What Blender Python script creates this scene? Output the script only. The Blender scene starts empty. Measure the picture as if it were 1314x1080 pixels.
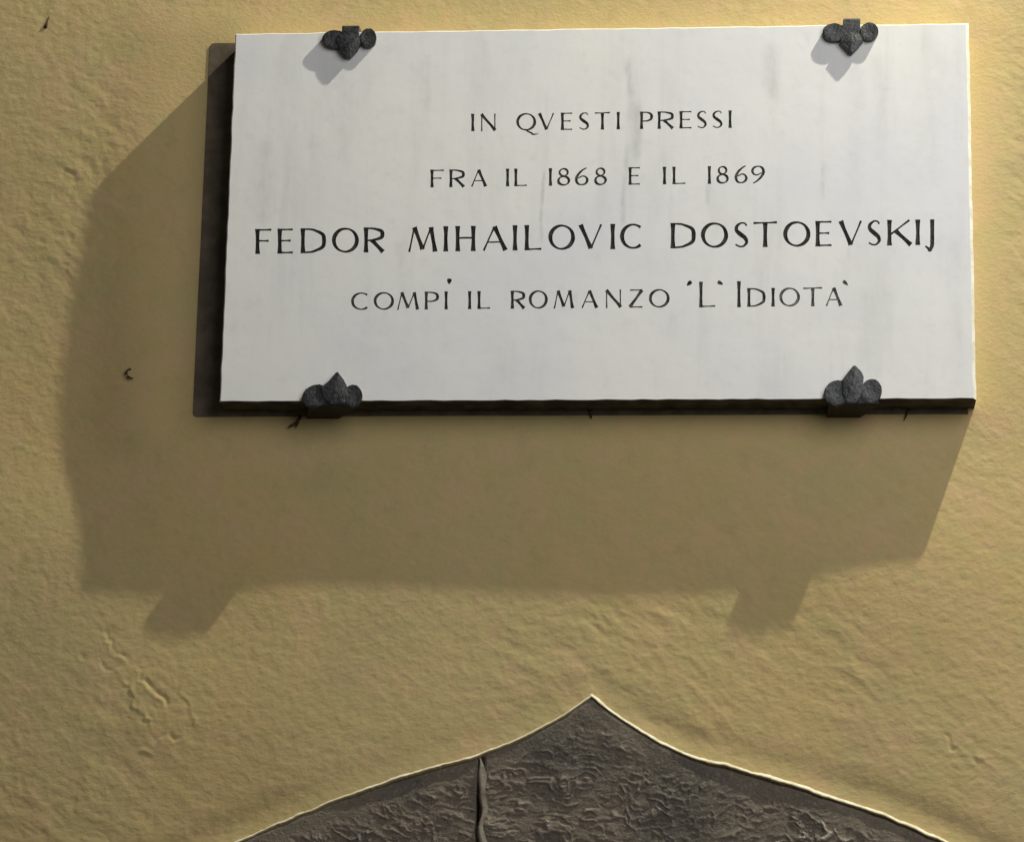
import bpy, bmesh, math, random
import numpy as np
from mathutils import Vector, Matrix
from mathutils.geometry import delaunay_2d_cdt

random.seed(4)
SC = bpy.context.scene
COL = SC.collection

# ------------------------------------------------------------------ camera
F, CX, CY = 4000.0, 657.0, 540.0            # focal length and centre, in photo pixels
H = 0.045                                   # the slab stands this far out of the wall (wall face is y = 0)
CAMP = Vector((0.238, -3.901, -1.283))
_p, _y, _r = math.radians(14.51), math.radians(5.08), math.radians(-1.08)
MR = Matrix.Rotation(_y, 3, 'Z') @ Matrix.Rotation(_p, 3, 'X') @ Matrix.Rotation(_r, 3, 'Y')
cam_d = bpy.data.cameras.new('camera')
cam = bpy.data.objects.new('camera', cam_d)
COL.objects.link(cam)
cam.location = CAMP
cam.rotation_euler = (MR @ Matrix.Rotation(math.pi / 2, 3, 'X')).to_euler()
cam_d.sensor_width = 36.0
cam_d.lens = F / 1314.0 * 36.0
cam_d.clip_end = 200
SC.camera = cam

# ------------------------------------------------------------------ sky: night over a lit town
world = bpy.data.worlds.new('World')
SC.world = world
world.use_nodes = True
wn, wl = world.node_tree.nodes, world.node_tree.links
wn.clear()
sky = wn.new('ShaderNodeTexSky'); sky.sky_type = 'NISHITA'; sky.sun_disc = False
sky.sun_elevation = math.radians(-4); sky.sun_rotation = math.radians(130)
bg1 = wn.new('ShaderNodeBackground'); bg1.inputs['Strength'].default_value = 0.08
bg2 = wn.new('ShaderNodeBackground'); bg2.inputs['Color'].default_value = (0.96, 0.96, 1.0, 1)
bg2.inputs['Strength'].default_value = 0.07  # glow of the town's lamps in the air
addn = wn.new('ShaderNodeAddShader'); wo = wn.new('ShaderNodeOutputWorld')
wl.new(sky.outputs[0], bg1.inputs['Color'])
wl.new(bg1.outputs[0], addn.inputs[0]); wl.new(bg2.outputs[0], addn.inputs[1])
wl.new(addn.outputs[0], wo.inputs['Surface'])

# ------------------------------------------------------------------ the street lamp's light, up to the right
ld = bpy.data.lights.new('street_lamp_light', 'POINT')
ld.energy = 445; ld.color = (1.0, 0.98, 0.83); ld.shadow_soft_size = 0.022
lo = bpy.data.objects.new('street_lamp_light', ld); lo.location = (1.33, -0.506, 2.16)
COL.objects.link(lo)
# added soft fill with no fixture, brightens the plaque's shadow from the front right
l2 = bpy.data.lights.new('fill_light', 'POINT')
l2.energy = 124; l2.color = (0.97, 0.98, 1.0); l2.shadow_soft_size = 1.0
o2_ = bpy.data.objects.new('fill_light', l2); o2_.location = (1.25, -2.1, 0.55)
COL.objects.link(o2_)

SC.view_settings.view_transform = 'Standard'
SC.view_settings.look = 'None'
SC.view_settings.gamma = 1.0
SC.view_settings.exposure = 0.0

# ------------------------------------------------------------------ helpers
def at(px, py, y=0.0):
    d = MR @ Vector(((px - CX) / F, 1.0, -(py - CY) / F))
    return CAMP + d * ((y - CAMP.y) / d.y)

def link(name, me, mat=None, parent=None):
    o = bpy.data.objects.new(name, me)
    COL.objects.link(o)
    if mat is not None: me.materials.append(mat)
    if parent is not None: o.parent = parent
    return o

def thing(name, label, cat, group=None, loc=(0, 0, 0)):
    o = bpy.data.objects.new(name, None); COL.objects.link(o)
    o.location = loc; o.empty_display_size = 0.05
    o['label'] = label; o['category'] = cat
    if group: o['group'] = group
    return o

def from_bm(name, bm, mat, parent=None, smooth=False):
    me = bpy.data.meshes.new(name); bm.normal_update(); bm.to_mesh(me); bm.free()
    if smooth:
        for p in me.polygons: p.use_smooth = True
    return link(name, me, mat, parent)

# value noise in numpy, vectorised
_rng = np.random.RandomState(7)
_tab = _rng.rand(512, 512).astype(np.float64) * 2 - 1
def vnoise(x, z, off=0):
    xi = np.floor(x).astype(int); zi = np.floor(z).astype(int)
    fx = x - xi; fz = z - zi
    fx = fx * fx * fx * (fx * (fx * 6 - 15) + 10); fz = fz * fz * fz * (fz * (fz * 6 - 15) + 10)
    def g(a, b): return _tab[(a + off * 57) % 512, (b + off * 131) % 512]
    return ((g(xi, zi) * (1 - fx) + g(xi + 1, zi) * fx) * (1 - fz)
            + (g(xi, zi + 1) * (1 - fx) + g(xi + 1, zi + 1) * fx) * fz)
def fbm(x, z, o=4, off=0, gain=.5):
    s = 0; a = 1
    for i in range(o):
        s = s + a * vnoise(x, z, off + i); x = x * 2.03 + 3.1; z = z * 2.03 + 1.7; a *= gain
    return s
def rot(x, z, deg):
    c, s = math.cos(math.radians(deg)), math.sin(math.radians(deg))
    return x * c + z * s, -x * s + z * c
def gauss(x, z, cx, cz, sx, sz): return np.exp(-((x - cx) / sx) ** 2 - ((z - cz) / sz) ** 2)
def sstep(e0, e1, x):
    t = np.clip((x - e0) / (e1 - e0), 0, 1); return t * t * (3 - 2 * t)

def grid_mesh(name, X, Y, Z):
    nz, nx = X.shape
    co = np.stack([X, Y, Z], -1).reshape(-1, 3)
    i = np.arange(nz * nx).reshape(nz, nx)
    q = np.stack([i[:-1, :-1], i[:-1, 1:], i[1:, 1:], i[1:, :-1]], -1).reshape(-1, 4)
    me = bpy.data.meshes.new(name)
    me.vertices.add(len(co)); me.vertices.foreach_set('co', co.ravel())
    me.loops.add(q.size); me.loops.foreach_set('vertex_index', q.ravel())
    me.polygons.add(len(q)); me.polygons.foreach_set('loop_start', np.arange(len(q)) * 4)
    me.update(calc_edges=True)
    me.polygons.foreach_set('use_smooth', np.ones(len(q), bool))
    return me

# ------------------------------------------------------------------ node materials
class NM:
    def __init__(s, name, rough=.8, spec=.3):
        s.m = bpy.data.materials.new(name); s.m.use_nodes = True
        s.n, s.l = s.m.node_tree.nodes, s.m.node_tree.links
        s.b = s.n['Principled BSDF']; s.b.inputs['Roughness'].default_value = rough
        s.b.inputs['Specular IOR Level'].default_value = spec
        s.pos = s.n.new('ShaderNodeNewGeometry').outputs['Position']
    def noise(s, scale, detail=4, rough=.55, vec=None, st=(1, 1, 1), rz=0, dist=0):
        mp = s.n.new('ShaderNodeMapping'); mp.inputs['Scale'].default_value = st
        mp.inputs['Rotation'].default_value = (0, rz, 0)
        s.l.new(vec or s.pos, mp.inputs[0])
        t = s.n.new('ShaderNodeTexNoise'); t.inputs['Scale'].default_value = scale
        t.inputs['Detail'].default_value = detail; t.inputs['Roughness'].default_value = rough
        t.inputs['Distortion'].default_value = dist
        s.l.new(mp.outputs[0], t.inputs['Vector']); return t.outputs['Fac']
    def ramp(s, f, a, b, lo=0., hi=1.):
        r = s.n.new('ShaderNodeMapRange'); r.interpolation_type = 'SMOOTHSTEP'
        s.l.new(f, r.inputs[0])
        for i, v in enumerate((a, b, lo, hi)): r.inputs[i + 1].default_value = v
        return r.outputs[0]
    def mix(s, f, a, b, mode='MIX'):
        m = s.n.new('ShaderNodeMix'); m.data_type = 'RGBA'; m.blend_type = mode
        for v, k in ((f, 0), (a, 6), (b, 7)):
            if isinstance(v, (int, float)): m.inputs[k].default_value = v
            elif isinstance(v, tuple): m.inputs[k].default_value = (*v, 1)
            else: s.l.new(v, m.inputs[k])
        return m.outputs[2]
    def math(s, op, a, b=None):
        m = s.n.new('ShaderNodeMath'); m.operation = op
        for v, k in ((a, 0), (b, 1)):
            if v is None: continue
            if isinstance(v, (int, float)): m.inputs[k].default_value = v
            else: s.l.new(v, m.inputs[k])
        return m.outputs[0]
    def bump(s, f, strength, dist, prev=None):
        b = s.n.new('ShaderNodeBump'); b.inputs['Strength'].default_value = strength
        b.inputs['Distance'].default_value = dist; s.l.new(f, b.inputs['Height'])
        if prev is not None: s.l.new(prev, b.inputs['Normal'])
        return b.outputs[0]
    def done(s, col, nrm=None, rough=None):
        if isinstance(col, tuple): s.b.inputs['Base Color'].default_value = (*col, 1)
        else: s.l.new(col, s.b.inputs['Base Color'])
        if nrm is not None: s.l.new(nrm, s.b.inputs['Normal'])
        if rough is not None: s.l.new(rough, s.b.inputs['Roughness'])
        return s.m

def mat_plaster():
    m = NM('ochre_plaster', .9, .15)
    a = m.ramp(m.noise(2.6, 4), .35, .65)
    c = m.mix(a, (.56, .415, .185), (.52, .415, .195))
    c = m.mix(m.ramp(m.noise(9, 5), .45, .72, 0, .55), c, (.60, .43, .215))
    c = m.mix(m.ramp(m.noise(17, 4, .6, dist=.6), .48, .66, 0, .55), c, (.60, .41, .225))
    c = m.mix(m.ramp(m.noise(21, 4, .6, st=(1, 2, 1.2)), .5, .68, 0, .55), c, (.50, .425, .185))
    c = m.mix(m.ramp(m.noise(30, 6, .7), .5, .75, 0, .6), c, (.45, .345, .165))
    c = m.mix(m.ramp(m.noise(75, 5, .7), .56, .74, 0, .5), c, (.64, .50, .26))
    c = m.mix(m.ramp(m.noise(150, 3), .55, .8, 0, .35), c, (.42, .33, .17))
    c = m.mix(m.ramp(m.noise(5.5, 6, .68, dist=.5), .54, .74, 0, .42), c, (.40, .31, .175))
    n = m.bump(m.noise(170, 4, .6, st=(.8, 1, 1.2), rz=.6), .6, .0010)
    n = m.bump(m.noise(480, 4, .7), .42, .0005, n)
    return m.done(c, n)

def mat_marble():
    m = NM('white_marble', .55, .35)
    sx = m.n.new('ShaderNodeSeparateXYZ'); m.l.new(m.pos, sx.inputs[0])
    X, Z = sx.outputs[0], sx.outputs[2]
    c = m.mix(m.ramp(m.noise(3.2, 5), .35, .7), (.83, .82, .775), (.765, .757, .775))
    c = m.mix(m.ramp(m.noise(11, 5, .6, st=(1.6, 1, .5)), .5, .75, 0, .55), c, (.69, .685, .66))
    c = m.mix(m.ramp(m.noise(60, 4, .6), .52, .8, 0, .25), c, (.60, .595, .57))
    c = m.mix(m.ramp(m.noise(4.5, 3), .5, .75, 0, .4), c, (.73, .725, .78))
    c = m.mix(m.ramp(m.noise(16, 5, .65, st=(1.8, 1, .16)), .5, .78, 0, .38), c, (.62, .615, .60))
    c = m.mix(m.ramp(m.noise(420, 2), .6, .8, 0, .22), c, (.55, .55, .53))
    wob = m.math('MULTIPLY', m.math('SUBTRACT', m.noise(9, 3, st=(.2, 1, 1)), .5), .020)
    brk = m.ramp(m.noise(45, 5, .7, st=(1.5, 1, .7)), .35, .62, .25, 1)
    # run-off stains: photo pixel x, y from, y to, half width in mm, strength
    for px, y0, y1, w, s in ((806, 78, 150, 5, .34), (815, 135, 205, 7, .30), (803, 190, 292, 3.5, .30),
                             (697, 222, 306, 2.2, .42), (990, 60, 125, 10, .26), (911, 228, 262, 3, .28),
                             (340, 180, 285, 13, .20), (1128, 70, 200, 9, .13), (1188, 40, 240, 26, .10),
                             (545, 80, 140, 9, .12), (466, 310, 330, 9, .16), (520, 300, 390, 8, .12),
                             (1090, 318, 332, 2.5, .35), (860, 400, 440, 6, .14), (1058, 212, 250, 3, .20), (440, 78, 210, 12, .10), (1096, 72, 260, 11, .10), (620, 40, 95, 8, .14), (1225, 300, 500, 10, .10)):
        p0, p1 = at(px, y0, -H), at(px, y1, -H)
        dx = m.math('ABSOLUTE', m.math('SUBTRACT', m.math('ADD', X, wob), p0.x))
        k = m.ramp(dx, 0, w * .0017, 1, 0)
        kz = m.math('MULTIPLY', m.ramp(Z, p1.z - .012, p1.z + .012), m.ramp(Z, p0.z - .012, p0.z + .012, 1, 0))
        k = m.math('MULTIPLY', m.math('MULTIPLY', k, kz), m.math('MULTIPLY', brk, s * 1.1))
        c = m.mix(k, c, (.36, .36, .33))
    n = m.bump(m.noise(8, 4), .35, .003)
    n = m.bump(m.noise(240, 3), .15, .0003, n)
    return m.done(c, n)

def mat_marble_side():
    m = NM('shaded_marble_edge', .85, .2)  # marble coloured dark, so the slab's underside keeps its shade
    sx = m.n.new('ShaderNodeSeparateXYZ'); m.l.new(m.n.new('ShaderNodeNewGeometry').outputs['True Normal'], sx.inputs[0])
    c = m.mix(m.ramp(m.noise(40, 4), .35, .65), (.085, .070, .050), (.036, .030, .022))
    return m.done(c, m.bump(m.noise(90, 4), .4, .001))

def mat_simple(name, a, b, scale, rough=.8, bump=.4, bd=.001, metal=0, spec=.3, lo=.35, hi=.65):
    m = NM(name, rough, spec); m.b.inputs['Metallic'].default_value = metal
    c = m.mix(m.ramp(m.noise(scale, 5, .6), lo, hi), a, b)
    return m.done(c, m.bump(m.noise(scale * 2.2, 5), bump, bd))

M_WALL = mat_plaster()
M_MARBLE = mat_marble()
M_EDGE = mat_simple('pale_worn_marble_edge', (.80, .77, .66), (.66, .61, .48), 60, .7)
M_SHADED_EDGE = mat_marble_side()
M_INK = mat_simple('black_letter_paint', (.010, .010, .009), (.045, .043, .038), 240, .7, .3, .0003)
M_INK2 = mat_simple('worn_letter_paint', (.018, .018, .015), (.085, .082, .072), 200, .75, .3, .0003)
M_INKF = mat_simple('faded_letter_paint', (.05, .05, .044), (.20, .195, .175), 210, .75, .3, .0003)
M_IRON = mat_simple('blackened_iron', (.018, .020, .021), (.055, .056, .056), 130, .42, .9, .0012, .25, .6)
M_BACK = mat_simple('dark_brown_backing', (.098, .074, .048), (.150, .118, .080), 35, .75, .4, .001, 0, .3)
M_RIM = mat_simple('cream_lime_edging', (.82, .77, .58), (.64, .56, .36), 70, .85, .6, .0012)
M_MORTAR = mat_simple('grey_mortar', (.23, .20, .155), (.13, .113, .088), 60, .9, .6, .002)
M_RUST = mat_simple('rusty_iron', (.045, .028, .016), (.10, .06, .03), 220, .8, .4, .0004)
M_STRAP = mat_simple('dull_brown_iron', (.014, .011, .008), (.034, .027, .020), 140, .7, .6, .001)
M_PAVE = mat_simple('street_paving', (.10, .095, .085), (.15, .14, .12), 3, .85, .3, .004)

def mat_stone():
    m = NM('dark_carved_sandstone', .8, .35)
    c = m.mix(m.ramp(m.noise(6, 5), .35, .65), (.180, .145, .106), (.112, .094, .072))
    c = m.mix(m.ramp(m.noise(200, 4, .7), .52, .66, 0, .55), c, (.27, .245, .20))
    c = m.mix(m.ramp(m.noise(90, 5, .7), .54, .7, 0, .6), c, (.060, .053, .043))
    c = m.mix(m.ramp(m.noise(45, 5, .65, st=(.5, 1, 1.4)), .5, .75, 0, .7), c, (.150, .130, .105))
    c = m.mix(m.ramp(m.noise(3.5, 3), .55, .75, 0, .5), c, (.060, .062, .052))
    at_ = m.n.new('ShaderNodeAttribute'); at_.attribute_name = 'ridge_light'
    c = m.mix(m.math('MULTIPLY', at_.outputs['Fac'], .9), c, (.56, .51, .43))  # ridges coloured lighter, as if catching the grazing light
    n = m.bump(m.noise(120, 5, .6, st=(.85, 1, 1.15), dist=.8), .8, .0024)
    n = m.bump(m.noise(330, 4, .7), .6, .001, n)
    return m.done(c, n)
M_STONE = mat_stone()

# ------------------------------------------------------------------ arch curve, read from the photo and carried on below it
ARCH_PX = [(-60, 1215), (60, 1175), (150, 1142), (230, 1110), (304, 1080), (355, 1058), (412, 1034), (462, 1015), (505, 1000),
           (551, 985), (600, 974), (643, 958), (690, 936), (725, 916), (759, 894),
           (783, 912), (810, 931), (860, 960), (887, 972), (937, 984), (997, 1001), (1055, 1020),
           (1115, 1039), (1167, 1060), (1210, 1080), (1290, 1118), (1380, 1165), (1480, 1225)]
AW = [at(*p) for p in ARCH_PX]
AX = np.array([a.x for a in AW]); AZ = np.array([a.z for a in AW])
def arch_z(x):
    x = np.asarray(x, float)
    z = np.interp(x, AX, AZ)
    zl = np.interp(x - .006, AX, AZ); zr = np.interp(x + .006, AX, AZ)
    near = np.abs(x - AX[14]) < .012
    return np.where(near, z, (z + zl + zr) / 3) + .0009 * vnoise(x * 60, x * 0, 3) + .0003 * vnoise(x * 260, x * 0, 5)

# ------------------------------------------------------------------ the wall
def wall_axis(lo, f0, f1, hi, step):
    fine = np.arange(f0, f1, step)
    a = f0 - np.cumsum(step * 1.25 ** np.arange(1, 60)); a = a[a > lo][::-1]
    b = fine[-1] + np.cumsum(step * 1.25 ** np.arange(1, 60)); b = b[b < hi]
    return np.concatenate([[lo], a, fine, b, [hi]])

def P(px, py):
    a = at(px, py); return a.x, a.z

def wall_depth(X, Z):
    """distance the plaster lies behind (+) or before (-) the mean wall plane, metres"""
    x1, z1 = P(80, 540)
    d = .0125 * np.exp(-((X - x1) / np.where(X < x1, .30, .115)) ** 2 - ((Z - z1) / np.where(Z < z1, .135, .35)) ** 2)
    x1, z1 = P(240, 795); d += .0045 * gauss(X, Z, x1, z1, .11, .085)
    x1, z1 = P(110, 770); d -= .0002 * gauss(X, Z, x1, z1, .12, .10)
    x1, z1 = P(1185, 720); d -= .006 * gauss(X, Z, x1, z1, .16, .12)
    x1, z1 = P(880, 745); d += .001 * gauss(X, Z, x1, z1, .2, .08)
    env = 1 - gauss(X, Z, 0, 0, .55, .33) * .9
    d += .0035 * fbm(X * 2.2, Z * 2.2, 2, 11) * env
    # hand-trowelled ripples running down to the right, stronger in patches
    a, b = rot(X, Z, -38)
    wx = .25 * fbm(X * 9, Z * 9, 2, 21)
    rip = fbm(a * 26 + wx * 2.5, b * 62 + wx * 4, 4, 31, .6)
    patch = sstep(-.15, .75, fbm(X * 3.1 + 4, Z * 3.1 + 2, 3, 41))
    for (px, py, sx, sz, k) in ((190, 900, .13, .10, .8), (1230, 930, .14, .10, .9), (60, 420, .10, .22, .2),
                                (760, 820, .10, .06, .5), (60, 1020, .16, .10, .6), (180, 160, .12, .10, .3)):
        cx, cz = P(px, py); patch = patch + k * gauss(X, Z, cx, cz, sx, sz)
    d += (.00006 + .00038 * np.clip(patch, 0, 1.3) ** 1.4) * .74 * rip
    d += .00020 * fbm(X * 95, Z * 125, 3, 51, .6) + .00013 * np.clip(patch, 0, 1) * (1 - np.abs(fbm(a * 45, b * 100, 2, 71)))
    # chips and trowel folds: px, py, length, angle, depth mm
    for px, py, ln, an, dp in ((195, 885, .045, -52, 3.2), (175, 905, .040, -55, -2.4), (205, 925, .020, -60, 3.6), (150, 830, .035, -40, 2.2), (215, 945, .018, -10, 2.6), (185, 962, .012, 5, -2.6), (240, 905, .03, -70, -1.8), (125, 845, .025, -25, 1.8),
                               (40, 575, .060, -4, -1.6), (225, 75, .016, -62, 1.3), (800, 845, .014, -25, 1.5), (1275, 45, .030, -8, 1.6),
                               (1225, 955, .030, -30, 1.8), (1255, 975, .028, -20, -1.4), (1190, 948, .02, -15, 1.2), (440, 7, .035, 0, -.8),
                               (90, 215, .030, -45, -1.0), (70, 260, .022, -50, .9), (1262, 1000, .03, -20, 1.2)):
        cx, cz = P(px, py); u, v = rot(X - cx, Z - cz, an)
        v = v + .006 * vnoise(u * 55 + px, u * 0, 7) + .003 * vnoise(u * 190 + px, u * 0, 8)
        d += dp * .00042 * np.clip(.5 + 1.2 * vnoise(u * 90 + py, v * 60, 9), 0, 1.3) * np.exp(-(u / ln) ** 2) * (np.exp(-(v / .0028) ** 2) - .5 * np.exp(-((v + .004) / .0035) ** 2))
    mk = sstep(-.67, -.575, X) * sstep(.56, .50, X) * sstep(-.33, -.275, Z) * sstep(.33, .27, Z)
    d = d * (1 - mk) + np.clip(d, .0000, .0004) * mk
    # the the scooped plaster along the arch
    az = arch_z(X)
    up = Z - az
    d += .0019 * np.exp(-((up - .022) / .019) ** 2) * (1 + .7 * vnoise(X * 9, Z * 0, 61)) * sstep(-.002, .006, up)
    d += .030 * sstep(-.001, -.006, up)
    return d

xs = wall_axis(-3.2, -.87, .60, 3.2, .0021)
zs = wall_axis(-2.62, -.88, .36, 3.0, .0021)
X, Z = np.meshgrid(xs, zs)
D = wall_depth(X, Z)
wall = link('plaster_wall', grid_mesh('plaster_wall', X, D, Z), M_WALL)
wall['label'] = 'ochre yellow hand-trowelled plaster wall behind the marble plaque'
wall['category'] = 'wall'

def depth_at(x, z):
    return float(wall_depth(np.array([[x]]), np.array([[z]]))[0, 0])

# street paving far below, out of the picture
bm = bmesh.new()
bm.faces.new([bm.verts.new(v) for v in ((-12, -14, -2.6), (12, -14, -2.6), (12, .02, -2.6), (-12, .02, -2.6))])
pv = from_bm('pavement', bm, M_PAVE); pv['kind'] = 'structure'

# ------------------------------------------------------------------ stone arch
arch = thing('stone_arch', 'dark rough-carved stone pointed arch with a pale rim, set in the wall below the plaque', 'arch',
             loc=(at(759, 1000).x, 0, at(759, 1000).z))
AO = Vector(arch.location)

def stone(x0, x1, left_round, right_round, seed):
    n = int((x1 - x0) / .0014)
    u = np.linspace(x0, x1, n); v = np.concatenate([np.linspace(0, .20, 150), np.linspace(.205, .9, 40)])
    U, V = np.meshgrid(u, v)
    zt = arch_z(U) - .0006
    joint_w = .0025 * vnoise(V * 14, V * 0, seed + 5)
    XX = U + joint_w * (np.exp(-((U - x0) / .02) ** 2) * left_round + np.exp(-((U - x1) / .02) ** 2) * right_round)
    ZZ = zt - V
    sl = np.where(U < at(640, 900).x, -34., np.where(U > at(900, 900).x, -10., -16.))
    slr = np.radians(np.interp(U, [at(430, 900).x, at(640, 900).x, at(800, 900).x, at(1000, 900).x], [-42, -24, -14, -8]))
    w1 = fbm(XX * 16, ZZ * 16, 3, seed + 1)
    a = XX * np.cos(slr) + ZZ * np.sin(slr); b = -XX * np.sin(slr) + ZZ * np.cos(slr)
    def ridge(fa, fb, o, wa, sh):
        return np.clip(1 - np.abs(fbm(a * fa + w1 * wa, b * fb + w1 * wa * 1.6, 2, seed + o, .4)) * sh, 0, 1) ** 1.5
    w2 = fbm(XX * 48 + 3, ZZ * 48, 2, seed + 12)
    w1 = w1 + w2 * .35
    r1 = ridge(38, 74, 2, 1.3, 3.0) * sstep(-.35, .25, fbm(XX * 34, ZZ * 50, 2, seed + 13))
    r2 = ridge(66, 120, 3, 1.2, 3.0) * sstep(-.3, .3, fbm(XX * 50, ZZ * 70, 2, seed + 14)); r3 = ridge(85, 150, 9, .8, 2.6)
    k = sstep(.014, .040, V) * (.5 + .5 * sstep(-.4, .4, fbm(XX * 7, ZZ * 9, 2, seed + 4)))
    out = (.0038 * r1 + .0028 * r2 + .0014 * r3) * k + .0022 * fbm(XX * 10, ZZ * 12, 3, seed + 6)
    y = .0010 - out
    ridge_light = np.clip((r1 ** 2.2 * 1.3 + r2 ** 2 * 1.1 + r3 * .3) * k - .35, 0, 1)
    e = sstep(-.006, .006, V)
    if left_round: e = e * sstep(0, .009, U - x0 + .001)
    if right_round: e = e * sstep(0, .005, x1 - U + .002)
    Y = y + (1 - e) * .009
    me = grid_mesh('stone', XX - AO.x, Y - AO.y, ZZ - AO.z)
    me.flip_normals()
    at_ = me.attributes.new('ridge_light', 'FLOAT', 'POINT'); at_.data.foreach_set('value', ridge_light.ravel().astype(np.float32))
    return link('stone', me, M_STONE, arch)

xj = at(614, 1040).x
xr = at(1262, 1060).x
s1 = stone(AX[0] + .005, xj - .0012, 0, 1, 80); s1['label'] = 'left stone, narrow and cracked along its top'
s2 = stone(xj + .0022, AX[-1] - .005, 1, 0, 120); s2['label'] = 'large stone forming the point of the arch'

# lime mortar standing in the joint, a thin raised fin beside the dark gap
n = 150
bm = bmesh.new(); rows = []
for i in range(n):
    t = i / (n - 1); z = float(arch_z(xj)) - .003 - t * .5
    cx = xj + .0035 + .0025 * float(vnoise(np.array([t * 22.]), np.array([1.]), 9)[0]) - .004 * math.exp(-t * 40)
    w = .0019 * (1 + .35 * float(vnoise(np.array([i * .13]), np.array([2.]), 15)[0])) * min(1, .25 + i * .12)
    pr = (.0034 + .0012 * float(vnoise(np.array([i * .16]), np.array([5.]), 16)[0])) * min(1, .1 + i * .15)
    rows.append([bm.verts.new((cx + dx * w - AO.x, y, z - AO.z)) for dx, y in ((-2.2, .010), (-1.0, -pr * .2), (-.1, -pr), (1.2, -pr * .75), (4.0, .002))])
for a, b in zip(rows, rows[1:]):
    for j in range(4): bm.faces.new((a[j], b[j], b[j + 1], a[j + 1]))
from_bm('mortar_joint', bm, M_MORTAR, arch, True)

# pale raised lip that follows the arch
bm = bmesh.new(); rows = []
xs2 = np.concatenate([np.linspace(AX[0], AX[14], 330, endpoint=False), np.linspace(AX[14], AX[-1], 330)])
zz = arch_z(xs2)
for i, (x, z) in enumerate(zip(xs2, zz)):
    j0, j1 = max(0, i - 2), min(len(xs2) - 1, i + 2)
    tx, tz = xs2[j1] - xs2[j0], zz[j1] - zz[j0]; L = math.hypot(tx, tz); nx, nz = -tz / L, tx / L
    if abs(i - 330) < 3: nx, nz = 0, 1.0
    r = (.0015 if x < AX[14] else .0023) * (1 + .2 * float(vnoise(np.array([x * 45.]), np.array([0.]), 13)[0]))
    r *= 1 + .10 * float(vnoise(np.array([x * 170.]), np.array([0.]), 14)[0])
    yw = depth_at(float(x), float(z) + .004) if i % 3 == 0 or i < 2 else yw
    prof = []
    for o_, yy in ((1.15, yw + .003), (1.0, yw - .0003), (.75, yw - r * .55), (.4, yw - r * 1.0), (.05, yw - r * 1.22), (-.15, yw - r * 1.0), (-.2, yw + .009)):
        prof.append(bm.verts.new((x + nx * o_ * r * 1.5 - AO.x, yy, z + nz * o_ * r * 1.5 - AO.z)))
    rows.append(prof)
for a, b in zip(rows, rows[1:]):
    for j in range(6): bm.faces.new((a[j], a[j + 1], b[j + 1], b[j]))
bmesh.ops.recalc_face_normals(bm, faces=bm.faces)
from_bm('edging', bm, M_RIM, arch, True)

# ------------------------------------------------------------------ lettering
TH, TN = .168, .074
def ell(cx, cy, rx, ry, a0, a1, n=26, T=TH, t=TN, tilt=0):
    out = []
    for i in range(n + 1):
        a = math.radians(a0 + (a1 - a0) * i / n)
        w = t + (T - t) * abs(math.cos(a + tilt)) ** 1.6
        out.append((cx + rx * math.cos(a), cy + ry * math.sin(a), w))
    return out
def cr(pts, n=6):
    out = []
    P_ = [pts[0]] + list(pts) + [pts[-1]]
    for i in range(1, len(P_) - 2):
        p0, p1, p2, p3 = P_[i - 1], P_[i], P_[i + 1], P_[i + 2]
        for k in range(n):
            t = k / n
            out.append(tuple(.5 * (2 * p1[c] + (p2[c] - p0[c]) * t + (2 * p0[c] - 5 * p1[c] + 4 * p2[c] - p3[c]) * t * t
                                   + (3 * p1[c] - p0[c] - 3 * p2[c] + p3[c]) * t ** 3) for c in range(3)))
    out.append(pts[-1]); return out
def ln(x0, y0, x1, y1, w=TH, flare=.30):
    out = []
    for i in range(7):
        t = i / 6; s = (2 * t - 1) ** 2
        out.append((x0 + (x1 - x0) * t, y0 + (y1 - y0) * t, w * (1 - flare * .5 + flare * s * 1.2)))
    return out
e = .045
def st(u, v0=-e, v1=1 + e, w=TH): return ln(u, v1, u, v0, w)
SCURVE = cr([(.93, .88, TN), (.78, .985, TN * .9), (.45, 1.0, TN), (.12, .86, TH * .75), (.10, .68, TH * .9), (.42, .52, TH * 1.05), (.80, .36, TH * .95),
             (.93, .18, TH * .75), (.70, .02, TN * 1.1), (.35, 0, TN * .9), (0, .09, TN * .9)])
SIX = [cr([(.92, 1.04, TN * .8), (.62, .93, TN * 1.2), (.25, .68, TH * .8), (.03, .36, TH), (.14, .10, TH * .8), (.45, 0, TN), (.80, .07, TH * .7),
           (.97, .27, TH * .9), (.84, .47, TH * .6), (.55, .53, TN), (.20, .40, TN * .9)])]
def bowl(y0, y1, uf=.55):
    m = (y0 + y1) / 2; q = (y1 - y0) / 2
    return cr([(0, y1, TN), (uf * .6, y1, TN), (uf + .12, y1 - q * .08, TN * 1.25), (.93, m + q * .55, TH * .85), (1, m, TH),
               (.93, m - q * .55, TH * .85), (uf + .12, y0 + q * .08, TN * 1.25), (uf * .6, y0, TN), (0, y0, TN)])
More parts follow.
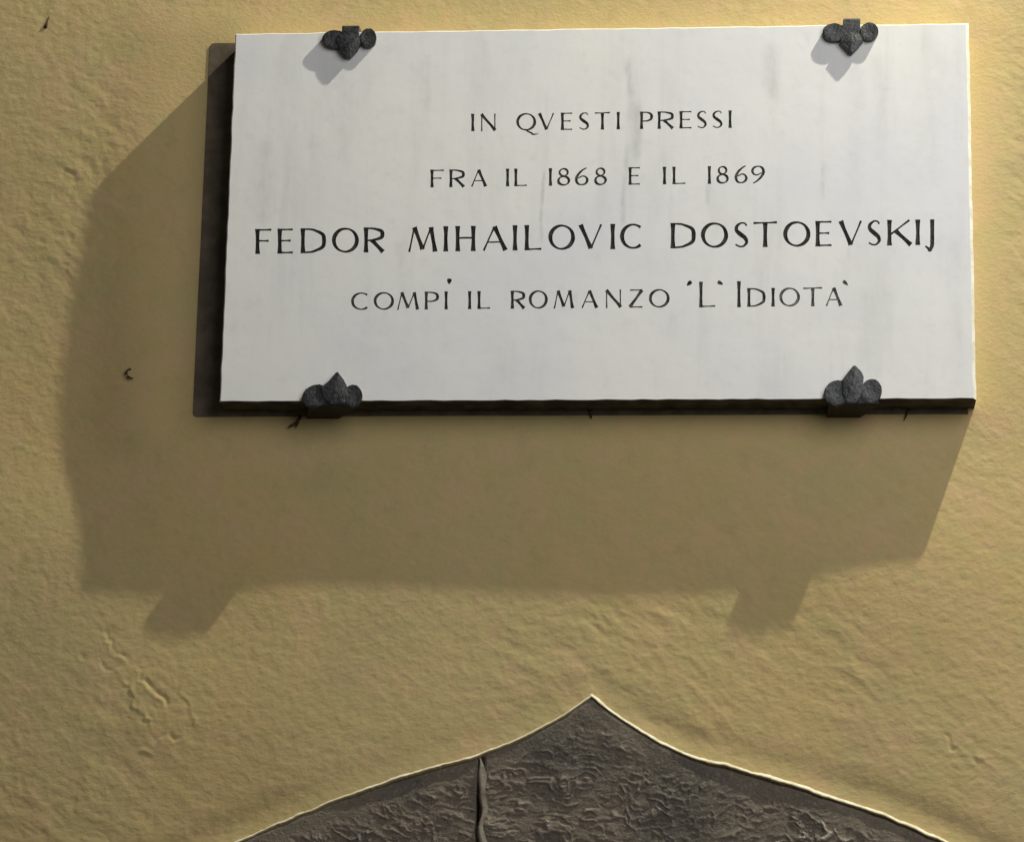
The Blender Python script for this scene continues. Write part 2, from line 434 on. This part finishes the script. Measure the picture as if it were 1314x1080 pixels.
G = {
 'I': [st(.5)], '1': [st(.5)],
 'N': [ln(0.03, -e, 0.03, 1, TN, .3), ln(0, 1.02, 1, .0, TH), ln(.97, 1 + e, .97, 0, TN, .3)],
 'V': [ln(0, 1.03, .5, 0, TH), ln(.5, 0, 1, 1.03, TN, .3)],
 'A': [ln(0, -.03, .5, 1, TN, .3), ln(.5, 1, 1, -.03, TH), ln(.20, .33, .74, .33, TN * .8, 0)],
 'E': [st(0), ln(0, 1, 1, 1, TN, .3), ln(0, .52, .84, .52, TN, .5), ln(0, 0, 1, 0, TN, .3)],
 'F': [st(0), ln(0, 1, 1, 1, TN, .3), ln(0, .52, .80, .52, TN, .5)],
 'L': [st(0), ln(0, 0, 1, .01, TN, .4)],
 'T': [ln(0, .99, 1, 1.01, TN, .5), st(.5, -e, 1)],
 'H': [st(0), st(1), ln(0, .53, 1, .53, TN, .0)],
 'K': [st(0), ln(.04, .42, .93, 1.03, TN, .3), ln(.26, .60, 1, -.03, TH)],
 'M': [ln(0, -e, .2, 1, TN, .3), ln(.2, 1.02, .52, .06, TH), ln(.52, .06, .84, 1, TN, .3), ln(.84, 1.02, 1, -e, TH)],
 'Z': [ln(.05, 1, 1, 1, TN, .3), ln(.97, .99, .03, .01, TH), ln(0, 0, 1, 0, TN, .4)],
 'O': [ell(.5, .5, .5, .5, 0, 360, 34, tilt=.25)],
 'C': [ell(.55, .5, .55, .5, 48, 312, 26, tilt=.1)],
 'Q': [ell(.5, .5, .5, .5, 0, 360, 34, tilt=.25), cr([(.42, .06, TN), (.62, -.10, TN * 1.3), (.9, -.22, TH * .6), (1.2, -.20, TN * .5)])],
 'D': [st(0), bowl(0, 1, .4)],
 'P': [st(0), bowl(.45, 1, .5)],
 'R': [st(0), bowl(.48, 1, .4)[:-1], ln(.36, .50, 1.04, -.03, TH)],
 'S': [SCURVE],
 'J': [cr([(1, 1 + e, TH), (1, .6, TH * .92), (1, .15, TH * .95), (.94, -.10, TH * .9), (.65, -.22, TH * .7), (.1, -.08, TN * .8)])],
 '8': [ell(.5, .775, .38, .225, 0, 360, 26, TH * .8, TN, -.5), ell(.5, .26, .5, .26, 0, 360, 30, TH * .95, TN, -.4)],
 '6': SIX,
 '9': [[(1 - x, 1 - y, w) for x, y, w in SIX[0]]],
}
# character, left, right, faded; each line has cap and base heights given at two x positions
LINES = [
 ((604, 146.4, 168.6, 939, 142.0, 164.2), .0,
  [('I', 604.3, 608.9), ('N', 615.7, 637.4), ('Q', 662.3, 688), ('V', 690.3, 712.2), ('E', 719.8, 736), ('S', 742, 757), ('T', 761.6, 784.5), ('I', 791, 795.7),
   ('P', 821.4, 838), ('R', 844, 864.6), ('E', 872, 889.3), ('S', 893.3, 908), ('S', 913, 928.3), ('I', 934.6, 939)]),
 ((552, 218, 240.5, 982, 212.6, 235.0), 0,
  [('F', 552.4, 571.4), ('R', 576.7, 596.5), ('A', 603.4, 625), ('I', 649, 653.6), ('L', 660, 678), ('1', 704, 708.6), ('8', 714.5, 732), ('6', 737, 756),
   ('8', 762, 779), ('E', 806.7, 823), ('I', 850.3, 855), ('L', 863, 881.3), ('1', 908, 912.5), ('8', 918.8, 935.5), ('6', 942, 960), ('9', 963, 982)]),
 ((328, 294, 325.8, 1172, 282, 314.5), 0,
  [('F', 327.8, 351), ('E', 356.3, 378.5), ('D', 386, 418.4), ('O', 425.8, 460.7), ('R', 467, 493.3), ('M', 522.3, 561), ('I', 569, 575), ('H', 584.6, 610),
   ('A', 617.9, 651.2), ('I', 658, 663.6), ('L', 673.3, 697.3), ('O', 703.5, 738), ('V', 742.3, 774.2), ('I', 783.4, 789), ('C', 795.5, 826.8),
   ('D', 860.7, 892.8), ('O', 899.3, 934.5), ('S', 941, 961.8), ('T', 964, 999.8), ('O', 1004.9, 1040), ('E', 1046.6, 1069.7), ('V', 1076, 1107.7),
   ('S', 1112, 1132), ('K', 1138.6, 1171.6), ('I', 1175, 1180.4), ('J', 1183.7, 1199)]),
 ((450, 375.4, 397.8, 1081, 368.4, 392.6), 0,
  [('C', 450.4, 474.8), ('O', 479.4, 505.7), ('M', 508.6, 537.6), ('P', 545, 563.4), ('I', 570.3, 574.6), ('I', 600.3, 605), ('L', 612.8, 630.6),
   ('R', 655.5, 674), ('O', 678.4, 703), ('M', 709.4, 736.6), ('A', 745, 767.6), ('N', 776, 798.5), ('Z', 805.8, 826.3), ('O', 832.5, 859.4),
   ('L!', 897.3, 919.8), ('I!', 945.7, 950.8), ('D', 959, 982.4), ('I', 990, 994), ('O~', 999.8, 1026.6), ('T~', 1028.8, 1057), ('A~', 1058.4, 1081)]),
]
MARKS = [(576.9, 357.5, 576.0, 364.5, 6.0, 0), (887, 361.0, 881.5, 366.5, 5.2, 0), (921, 361.5, 927.5, 365.0, 5.0, 1), (1082, 360.5, 1088, 366.0, 4.6, 1)]

V2, FC, OWN = [], [], []            # 2D verts in mm, faces, owning letter (0 is the slab)
def addv(px, py):
    p = at(px, py, -H); V2.append(Vector((p.x * 1000, p.z * 1000))); return len(V2) - 1
def stroke(pts, lid, closed=False):
    """pts: photo pixels + width in pixels"""
    n = len(pts); row = []
    for i, (x, y, w) in enumerate(pts):
        a = pts[i - 1] if i > 0 else (pts[-2] if closed else pts[0])
        b = pts[i + 1] if i < n - 1 else (pts[1] if closed else pts[-1])
        tx, ty = b[0] - a[0], b[1] - a[1]; L = math.hypot(tx, ty) or 1
        nx, ny = -ty / L, tx / L
        row.append((addv(x + nx * w / 2, y + ny * w / 2), addv(x - nx * w / 2, y - ny * w / 2)))
    for i in range(n - 1):
        (a, b), (c, d) = row[i], row[i + 1]
        for f in ((a, b, d), (a, d, c)):          # triangles, so a tight bend cannot fold a face over itself
            p, q, r_ = (V2[k] for k in f)
            ar = (q.x - p.x) * (r_.y - p.y) - (r_.x - p.x) * (q.y - p.y)
            if abs(ar) < 2e-3: continue
            FC.append(list(f) if ar > 0 else [f[0], f[2], f[1]]); OWN.append(lid)

letters = [None]                    # material per id
# slab outline with a slightly worn edge
W2, H2 = 486.0, 255.0
CH = 3.2
def edge_pts(inset):
    out = []
    rnd = random.Random(9)
    def seg(x0, y0, x1, y1, n):
        for i in range(n):
            t = i / n; jx, jy = (rnd.uniform(-.5, .5) for _ in range(2))
            if i == 0: jx = jy = 0
            out.append((x0 + (x1 - x0) * t + jx, y0 + (y1 - y0) * t + jy))
    w, h = W2 - inset, H2 - inset; wr = W2 - inset * 2.2
    seg(-w, -h, wr, -h, 60); seg(wr, -h, wr, h, 34); seg(wr, h, -w, h, 60); seg(-w, h, -w, -h, 34)
    return out
outer = edge_pts(0); inner = edge_pts(CH * .55)
ring = list(range(len(inner)))
for p in inner: V2.append(Vector(p))
FC.append(ring); OWN.append(0)

for (xa, ta, ba, xb, tb, bb), _, chars in LINES:
    for ch, x0, x1 in chars:
        faded = ch.endswith('~'); tall = ch.endswith('!'); c = ch[0]
        t = ((x0 + x1) / 2 - xa) / (xb - xa)
        top, base = ta + (tb - ta) * t, ba + (bb - ba) * t
        if tall: top -= 8.5
        h = base - top
        lid = len(letters); letters.append(M_INKF if faded else (M_INK if h > 30 and not tall else M_INK2))
        hs = h if not tall else h * .78
        T_ = TH * hs; thin = TN * hs
        sk = .012 * h
        for k, s in enumerate(G[c]):
            pts = []
            for (u, v, w) in s:
                vv = v * (h - thin) + thin / 2 if not (-.3 < v < -.2) else v * h
                px = x0 + T_ / 2 + u * (x1 - x0 - T_) if c not in 'I1' else (x0 + x1) / 2
                py = base - vv - (px - (x0 + x1) / 2) * -.0
                py += (px - (x0 + x1) / 2) * (-.0128)
                pts.append((px + random.uniform(-.12, .12), py + random.uniform(-.12, .12), w * hs * random.uniform(.97, 1.03)))
            closed = math.hypot(s[0][0] - s[-1][0], s[0][1] - s[-1][1]) < 1e-6
            if closed: pts[-1] = pts[0]
            stroke(pts, lid, closed)
for xa, ya, xb, yb, w, fd in MARKS:
    lid = len(letters); letters.append(M_INKF if fd else M_INK)
    stroke([(xa + (xb - xa) * t, ya + (yb - ya) * t, w * k) for t, k in ((0, .75), (.25, 1), (.55, .9), (1, .25))], lid)

vo, eo, fo, ov, oe, of = delaunay_2d_cdt(V2, [], FC, 1, 1e-3)
DEP = .0011
plaque = thing('commemorative_plaque', 'white marble plaque with black engraved Italian inscription fixed to the ochre wall', 'plaque')
owner = []
for f, o in zip(fo, of):
    ids = [OWN[k] for k in o if OWN[k] > 0]
    owner.append(ids[0] if ids else 0)
v3 = [(v.x / 1000, v.y / 1000) for v in vo]
edge_own = {}
for fi, f in enumerate(fo):
    for a, b in zip(f, f[1:] + f[:1]): edge_own[(a, b)] = owner[fi]

# slab: pierced front, worn chamfer, sides, back
bm = bmesh.new(); vm = {}
def gv(i):
    if i not in vm: vm[i] = bm.verts.new((v3[i][0], -H, v3[i][1]))
    return vm[i]
for fi, f in enumerate(fo):
    if owner[fi] == 0:
        try: bm.faces.new([gv(i) for i in f]).material_index = 0
        except ValueError: pass
n = len(inner)
byco = {}
for i, v in enumerate(vo): byco[(round(v.x, 2), round(v.y, 2))] = i
iv = []
for p in inner:
    k = byco.get((round(p[0], 2), round(p[1], 2)))
    iv.append(gv(k) if k is not None else bm.verts.new((p[0] / 1000, -H, p[1] / 1000)))
mv = [bm.verts.new((p[0] / 1000, -H + .0024, p[1] / 1000)) for p in outer]
bv = [bm.verts.new((p[0] / 1000, .004, p[1] / 1000)) for p in edge_pts(0)]
for i in range(n):
    j = (i + 1) % n
    for (a, b, mi) in ((iv, mv, 1), (mv, bv, 2)):
        p0, p1 = outer[i], outer[j]
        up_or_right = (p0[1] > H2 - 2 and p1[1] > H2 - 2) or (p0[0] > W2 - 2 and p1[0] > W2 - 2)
        f = bm.faces.new((a[i], a[j], b[j], b[i])); f.material_index = 1 if up_or_right else (0 if mi == 1 and p0[0] < -W2 + 2 and p1[0] < -W2 + 2 else 2)  # bottom and left sides take the painted shade colour, top and right stay pale
bm.faces.new(bv[::-1]).material_index = 2
bmesh.ops.recalc_face_normals(bm, faces=bm.faces)
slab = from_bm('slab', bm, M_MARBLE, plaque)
slab.data.materials.append(M_EDGE); slab.data.materials.append(M_SHADED_EDGE)

for lid in range(1, len(letters)):
    vs, fs, idx = [], [], {}
    def gi(i, deep):
        k = (i, deep)
        if k not in idx:
            idx[k] = len(vs); vs.append((v3[i][0], -H + (DEP if deep else 0), v3[i][1]))
        return idx[k]
    for fi, f in enumerate(fo):
        if owner[fi] != lid: continue
        fs.append([gi(i, 1) for i in f])
        for a, b in zip(f, f[1:] + f[:1]):
            if edge_own.get((b, a), 0) != lid: fs.append([gi(a, 0), gi(b, 0), gi(b, 1), gi(a, 1)])
    me = bpy.data.meshes.new('letter'); me.from_pydata(vs, [], fs); me.update()
    bmx = bmesh.new(); bmx.from_mesh(me)
    for f in bmx.faces:
        c = f.calc_center_median()
        if abs(f.normal.y) > .9 and f.normal.y > 0: f.normal_flip()
    bmx.to_mesh(me); bmx.free()
    link('letter', me, letters[lid], plaque)

# dark board between slab and wall, showing along the left side
bm = bmesh.new()
bx = []
corners = [at(269, 55, -.003), at(247, 534, -.003)]
xl0, zt0 = corners[0].x, corners[0].z; xl1, zb0 = corners[1].x, corners[1].z
r = .006
pts = [(xl1 + r, zb0)]
for k in range(1, 6):
    a = math.radians(270 - 90 * k / 5); pts.append((xl1 + r + r * math.cos(a), zb0 + r + r * math.sin(a)))
for k in range(0, 6):
    a = math.radians(180 - 90 * k / 5); pts.append((xl0 + r + r * math.cos(a), zt0 - r + r * math.sin(a)))
xr_ = .478
pts += [(xr_, zt0 - .004), (xr_, zb0)]
fr = [bm.verts.new((x, -.0009, z)) for x, z in pts]; bk = [bm.verts.new((x, .030, z)) for x, z in pts]
bm.faces.new(fr); bm.faces.new(bk[::-1])
for i in range(len(pts)):
    j = (i + 1) % len(pts); bm.faces.new((fr[i], fr[j], bk[j], bk[i]))
bmesh.ops.recalc_face_normals(bm, faces=bm.faces)
from_bm('backing_board', bm, M_BACK, plaque)

# ------------------------------------------------------------------ iron trefoil brackets
def plate(name, outline, centre, parent, yb, yf, raise_, jag=.0, smooth=True, tilt=None):
    """outline and centre in photo pixels at the slab face; domed plate of real thickness"""
    O = Vector(parent.location)
    pts = [at(x, y, yf) for x, y in outline]; c = at(*centre, yf)
    bm = bmesh.new(); rings = []
    for s, y in ((.97, yb), (1.0, yb - .0005), (1.0, yf + .0006), (.955, yf), (.5, yf - raise_ * .6)):
        rg = []
        for p in pts:
            q = c + (p - c) * s + (Vector((.0009, 0, .0011)) if y <= yf + .0001 else Vector())
            dy = 0 if tilt is None else tilt(q)
            rg.append(bm.verts.new((q.x - O.x + random.uniform(-jag, jag), y + dy * (1 if y < yb - .002 else .3), q.z - O.z + random.uniform(-jag, jag))))
        rings.append(rg)
    n = len(pts)
    for a, b in zip(rings, rings[1:]):
        for i in range(n): bm.faces.new((a[i], a[(i + 1) % n], b[(i + 1) % n], b[i]))
    cv = bm.verts.new((c.x - O.x, yf - raise_, c.z - O.z))
    for i in range(n): bm.faces.new((rings[-1][i], rings[-1][(i + 1) % n], cv))
    bm.faces.new(rings[0][::-1])
    bmesh.ops.recalc_face_normals(bm, faces=bm.faces)
    o = from_bm(name, bm, M_IRON, parent, smooth)
    if smooth:
        md = o.modifiers.new('soften', 'EDGE_SPLIT'); md.split_angle = math.radians(28)
    return o

def oval(cx, cy, rx, ry, n=22, rotd=0, sq=1.0):
    out = []
    for i in range(n):
        a = 2 * math.pi * i / n
        u, v = rx * math.cos(a), ry * math.sin(a); k = math.radians(rotd)
        out.append((cx + u * math.cos(k) - v * math.sin(k), cy + u * math.sin(k) + v * math.cos(k)))
    return out

def strap(parent, x0, x1, yc, top, wall_w=1.0, drop=0.0, shift=0.0):
    """flat bar that comes out of the wall over (top) or under the slab and turns onto its face"""
    O = Vector(parent.location)
    zedge = .2575 if top else -.2575
    s = 1 if top else -1
    t = .0045 if top else .0065
    zi = at((x0 + x1) / 2, yc, -H).z
    a, b = at(x0, yc, -H).x, at(x1, yc, -H).x
    prof_out = [(.01, zedge + s * (t + drop)), (-H - .001, zedge + s * t), (-H - .005, zedge + s * (t - .0006)), (-H - .0066, zedge + s * (t - .0030)), (-H - .0064, zi)]
    prof_in = [(.02, zedge - s * .0015), (-H - .0008, zedge - s * .0015), (-H - .0012, zedge - s * .002), (-H - .0014, zedge - s * .004), (-H - .0014, zi)]
    bm = bmesh.new(); L = []
    for i, (po, pi) in enumerate(zip(prof_out, prof_in)):
        w = wall_w if i == 0 else 1.0
        m = (a + b) / 2 + (shift if i == 0 else 0); hw = (b - a) / 2 * w
        L.append([bm.verts.new((m - hw - O.x, po[0], po[1] - O.z)), bm.verts.new((m + hw - O.x, po[0], po[1] - O.z)),
                  bm.verts.new((m + hw - O.x, pi[0], pi[1] - O.z)), bm.verts.new((m - hw - O.x, pi[0], pi[1] - O.z))])
    for p, q in zip(L, L[1:]):
        for k in range(4): bm.faces.new((p[k], p[(k + 1) % 4], q[(k + 1) % 4], q[k]))
    bm.faces.new(L[0]); bm.faces.new(L[-1][::-1])
    bmesh.ops.recalc_face_normals(bm, faces=bm.faces)
    bmesh.ops.bevel(bm, geom=[e_ for e_ in bm.edges if e_.calc_face_angle(0) > 1.0], offset=.0006, segments=1, affect='EDGES')
    return from_bm('strap', bm, M_IRON if top else M_STRAP, parent)

GRP = 'iron clamps holding the marble plaque'
def bracket(label, spec):
    c = spec['c']; p = at(*c, -H)
    b = thing('iron_clamp', label, 'clamp', GRP, loc=(p.x, -H, p.z))
    plate('leaf', spec['leaf'], spec['leafc'], b, -H - .0012, -H - .0086, .0017, .0003, False)
    for lb in spec['lobes']:
        plate('lobe', lb[0], lb[1], b, -H - .0008, -H - .0074, -.0010, .00035, True)
    strap(b, *spec['strap'])
    # parts are built in scene coordinates; bring y into the empty's frame
    for ch in [o for o in bpy.data.objects if o.parent == b]:
        ch.data.transform(Matrix.Translation((0, H, 0)))
    return b

bracket('black iron trefoil clamp hooked over the top edge of the plaque at its left end',
  dict(c=(448, 44), leaf=[(431, 53), (433, 46), (441, 42), (453, 42), (461, 47), (462, 56), (458, 64), (449, 74), (443, 74), (436, 66)], leafc=(448, 57),
       lobes=[(oval(430, 51, 17, 11.5, rotd=6), (429, 51)), (oval(472, 49, 10.5, 12), (471, 49))], strap=(439, 461, 54, True, 1.0)))
bracket('black iron trefoil clamp hooked over the top edge of the plaque at its right end',
  dict(c=(1092, 36), leaf=[(1077, 54), (1082, 46), (1089, 42), (1098, 42), (1104, 46), (1107, 53), (1102, 60), (1093, 69), (1090, 69)], leafc=(1093, 54),
       lobes=[(oval(1070, 42, 14.5, 11.5, rotd=4), (1070, 41)), (oval(1115, 41, 12, 11.5), (1114, 41))], strap=(1082, 1104, 50, True, 1.0)))
bracket('black iron clamp with lopsided leaf under the left end of the plaque bottom edge',
  dict(c=(432, 505), leaf=[(411, 497), (422, 488), (431, 477.5), (433, 477.5), (441, 488), (445, 496), (446, 508), (441, 518), (424, 519), (414, 510)], leafc=(430, 500),
       lobes=[(oval(404, 508, 17, 14, rotd=-25), (405, 507)), (oval(452, 508, 12.5, 14), (452, 507))], strap=(396, 460, 507, False, .6, .002, -.024)))
bracket('black iron clamp with upright leaf under the right end of the plaque bottom edge',
  dict(c=(1096, 500), leaf=[(1080, 488), (1087, 479), (1095, 469), (1097, 469), (1105, 477), (1108, 484), (1107, 496), (1103, 512), (1098, 517), (1086, 517), (1081, 505)], leafc=(1095, 492),
       lobes=[(oval(1074, 504, 16.5, 16, rotd=-10), (1075, 503)), (oval(1118, 502, 13.5, 15.5), (1117, 500))], strap=(1063, 1127, 503, False, .62, .003, -.014)))

# ------------------------------------------------------------------ small things on the wall
def tube(name, pts, r, mat, parent=None, rad=None):
    bm = bmesh.new(); rows = []
    for i, p in enumerate(pts):
        p = Vector(p); a = Vector(pts[max(0, i - 1)]); b = Vector(pts[min(len(pts) - 1, i + 1)])
        t = (b - a).normalized(); u = t.orthogonal().normalized(); w = t.cross(u)
        rr = r * (rad[i] if rad else 1)
        rows.append([bm.verts.new(p + (u * math.cos(2 * math.pi * k / 8) + w * math.sin(2 * math.pi * k / 8)) * rr) for k in range(8)])
    for a, b in zip(rows, rows[1:]):
        for k in range(8): bm.faces.new((a[k], a[(k + 1) % 8], b[(k + 1) % 8], b[k]))
    bm.faces.new(rows[0]); bm.faces.new(rows[-1][::-1])
    bmesh.ops.recalc_face_normals(bm, faces=bm.faces)
    return from_bm(name, bm, mat, parent, True)

def wp(px, py, off):
    a = at(px, py); return Vector((a.x, depth_at(a.x, a.z) - off, a.z))

def wall_item(name, label, cat, o):
    o['label'] = label; o['category'] = cat; return o

o = tube('hook', [wp(168, 473, -.004), wp(166, 473, .002), wp(163, 475, .0028), wp(162, 479, .0030), wp(164, 483, .0030), wp(168, 485, .0028), wp(171, 485.5, .0024)],
         .0014, M_RUST, rad=[1, 1, 1.1, 1.2, 1.1, .8, .5])
wall_item('hook', 'tiny curved rusty hook in the wall left of the plaque', 'hook', o)
o = tube('nail', [wp(58, 35, -.006), wp(58, 34, .001), wp(58.5, 33, .0006), wp(61, 26, .0006), wp(63, 20, .0006)], .0024, M_RUST, rad=[1, 1, .9, .25, .15])
wall_item('nail', 'small dark bent nail high in the wall at the upper left', 'nail', o)
o = tube('wire', [wp(386, 534, .002), wp(383, 541, .004), wp(382, 545, .004), (wp(380, 549, .003))], .0016, M_RUST, rad=[1.2, 1.2, 1, .5])
o2 = tube('wire_end', [wp(382, 543, .004), wp(376, 546, .005), wp(371, 549, .004)], .0016, M_RUST, parent=None, rad=[1, 1.1, .6])
o2.parent = o
wall_item('wire', 'short forked rusty wire poking out below the left bottom clamp', 'wire', o)
o = tube('spike', [wp(757, 524, -.001), wp(758, 530, .003), wp(759, 537, .002)], .0022, M_RUST, rad=[1.6, 1.1, .3])
wall_item('spike', 'stubby dark spike under the middle of the plaque bottom edge', 'spike', o)
o = tube('twig', [wp(1167, 523, .002), wp(1164, 531, .004), wp(1160, 540, .003)], .0013, M_RUST, rad=[1.2, 1.2, .4])
wall_item('twig', 'thin dark slanting twig under the plaque right of the bottom clamp', 'twig', o)
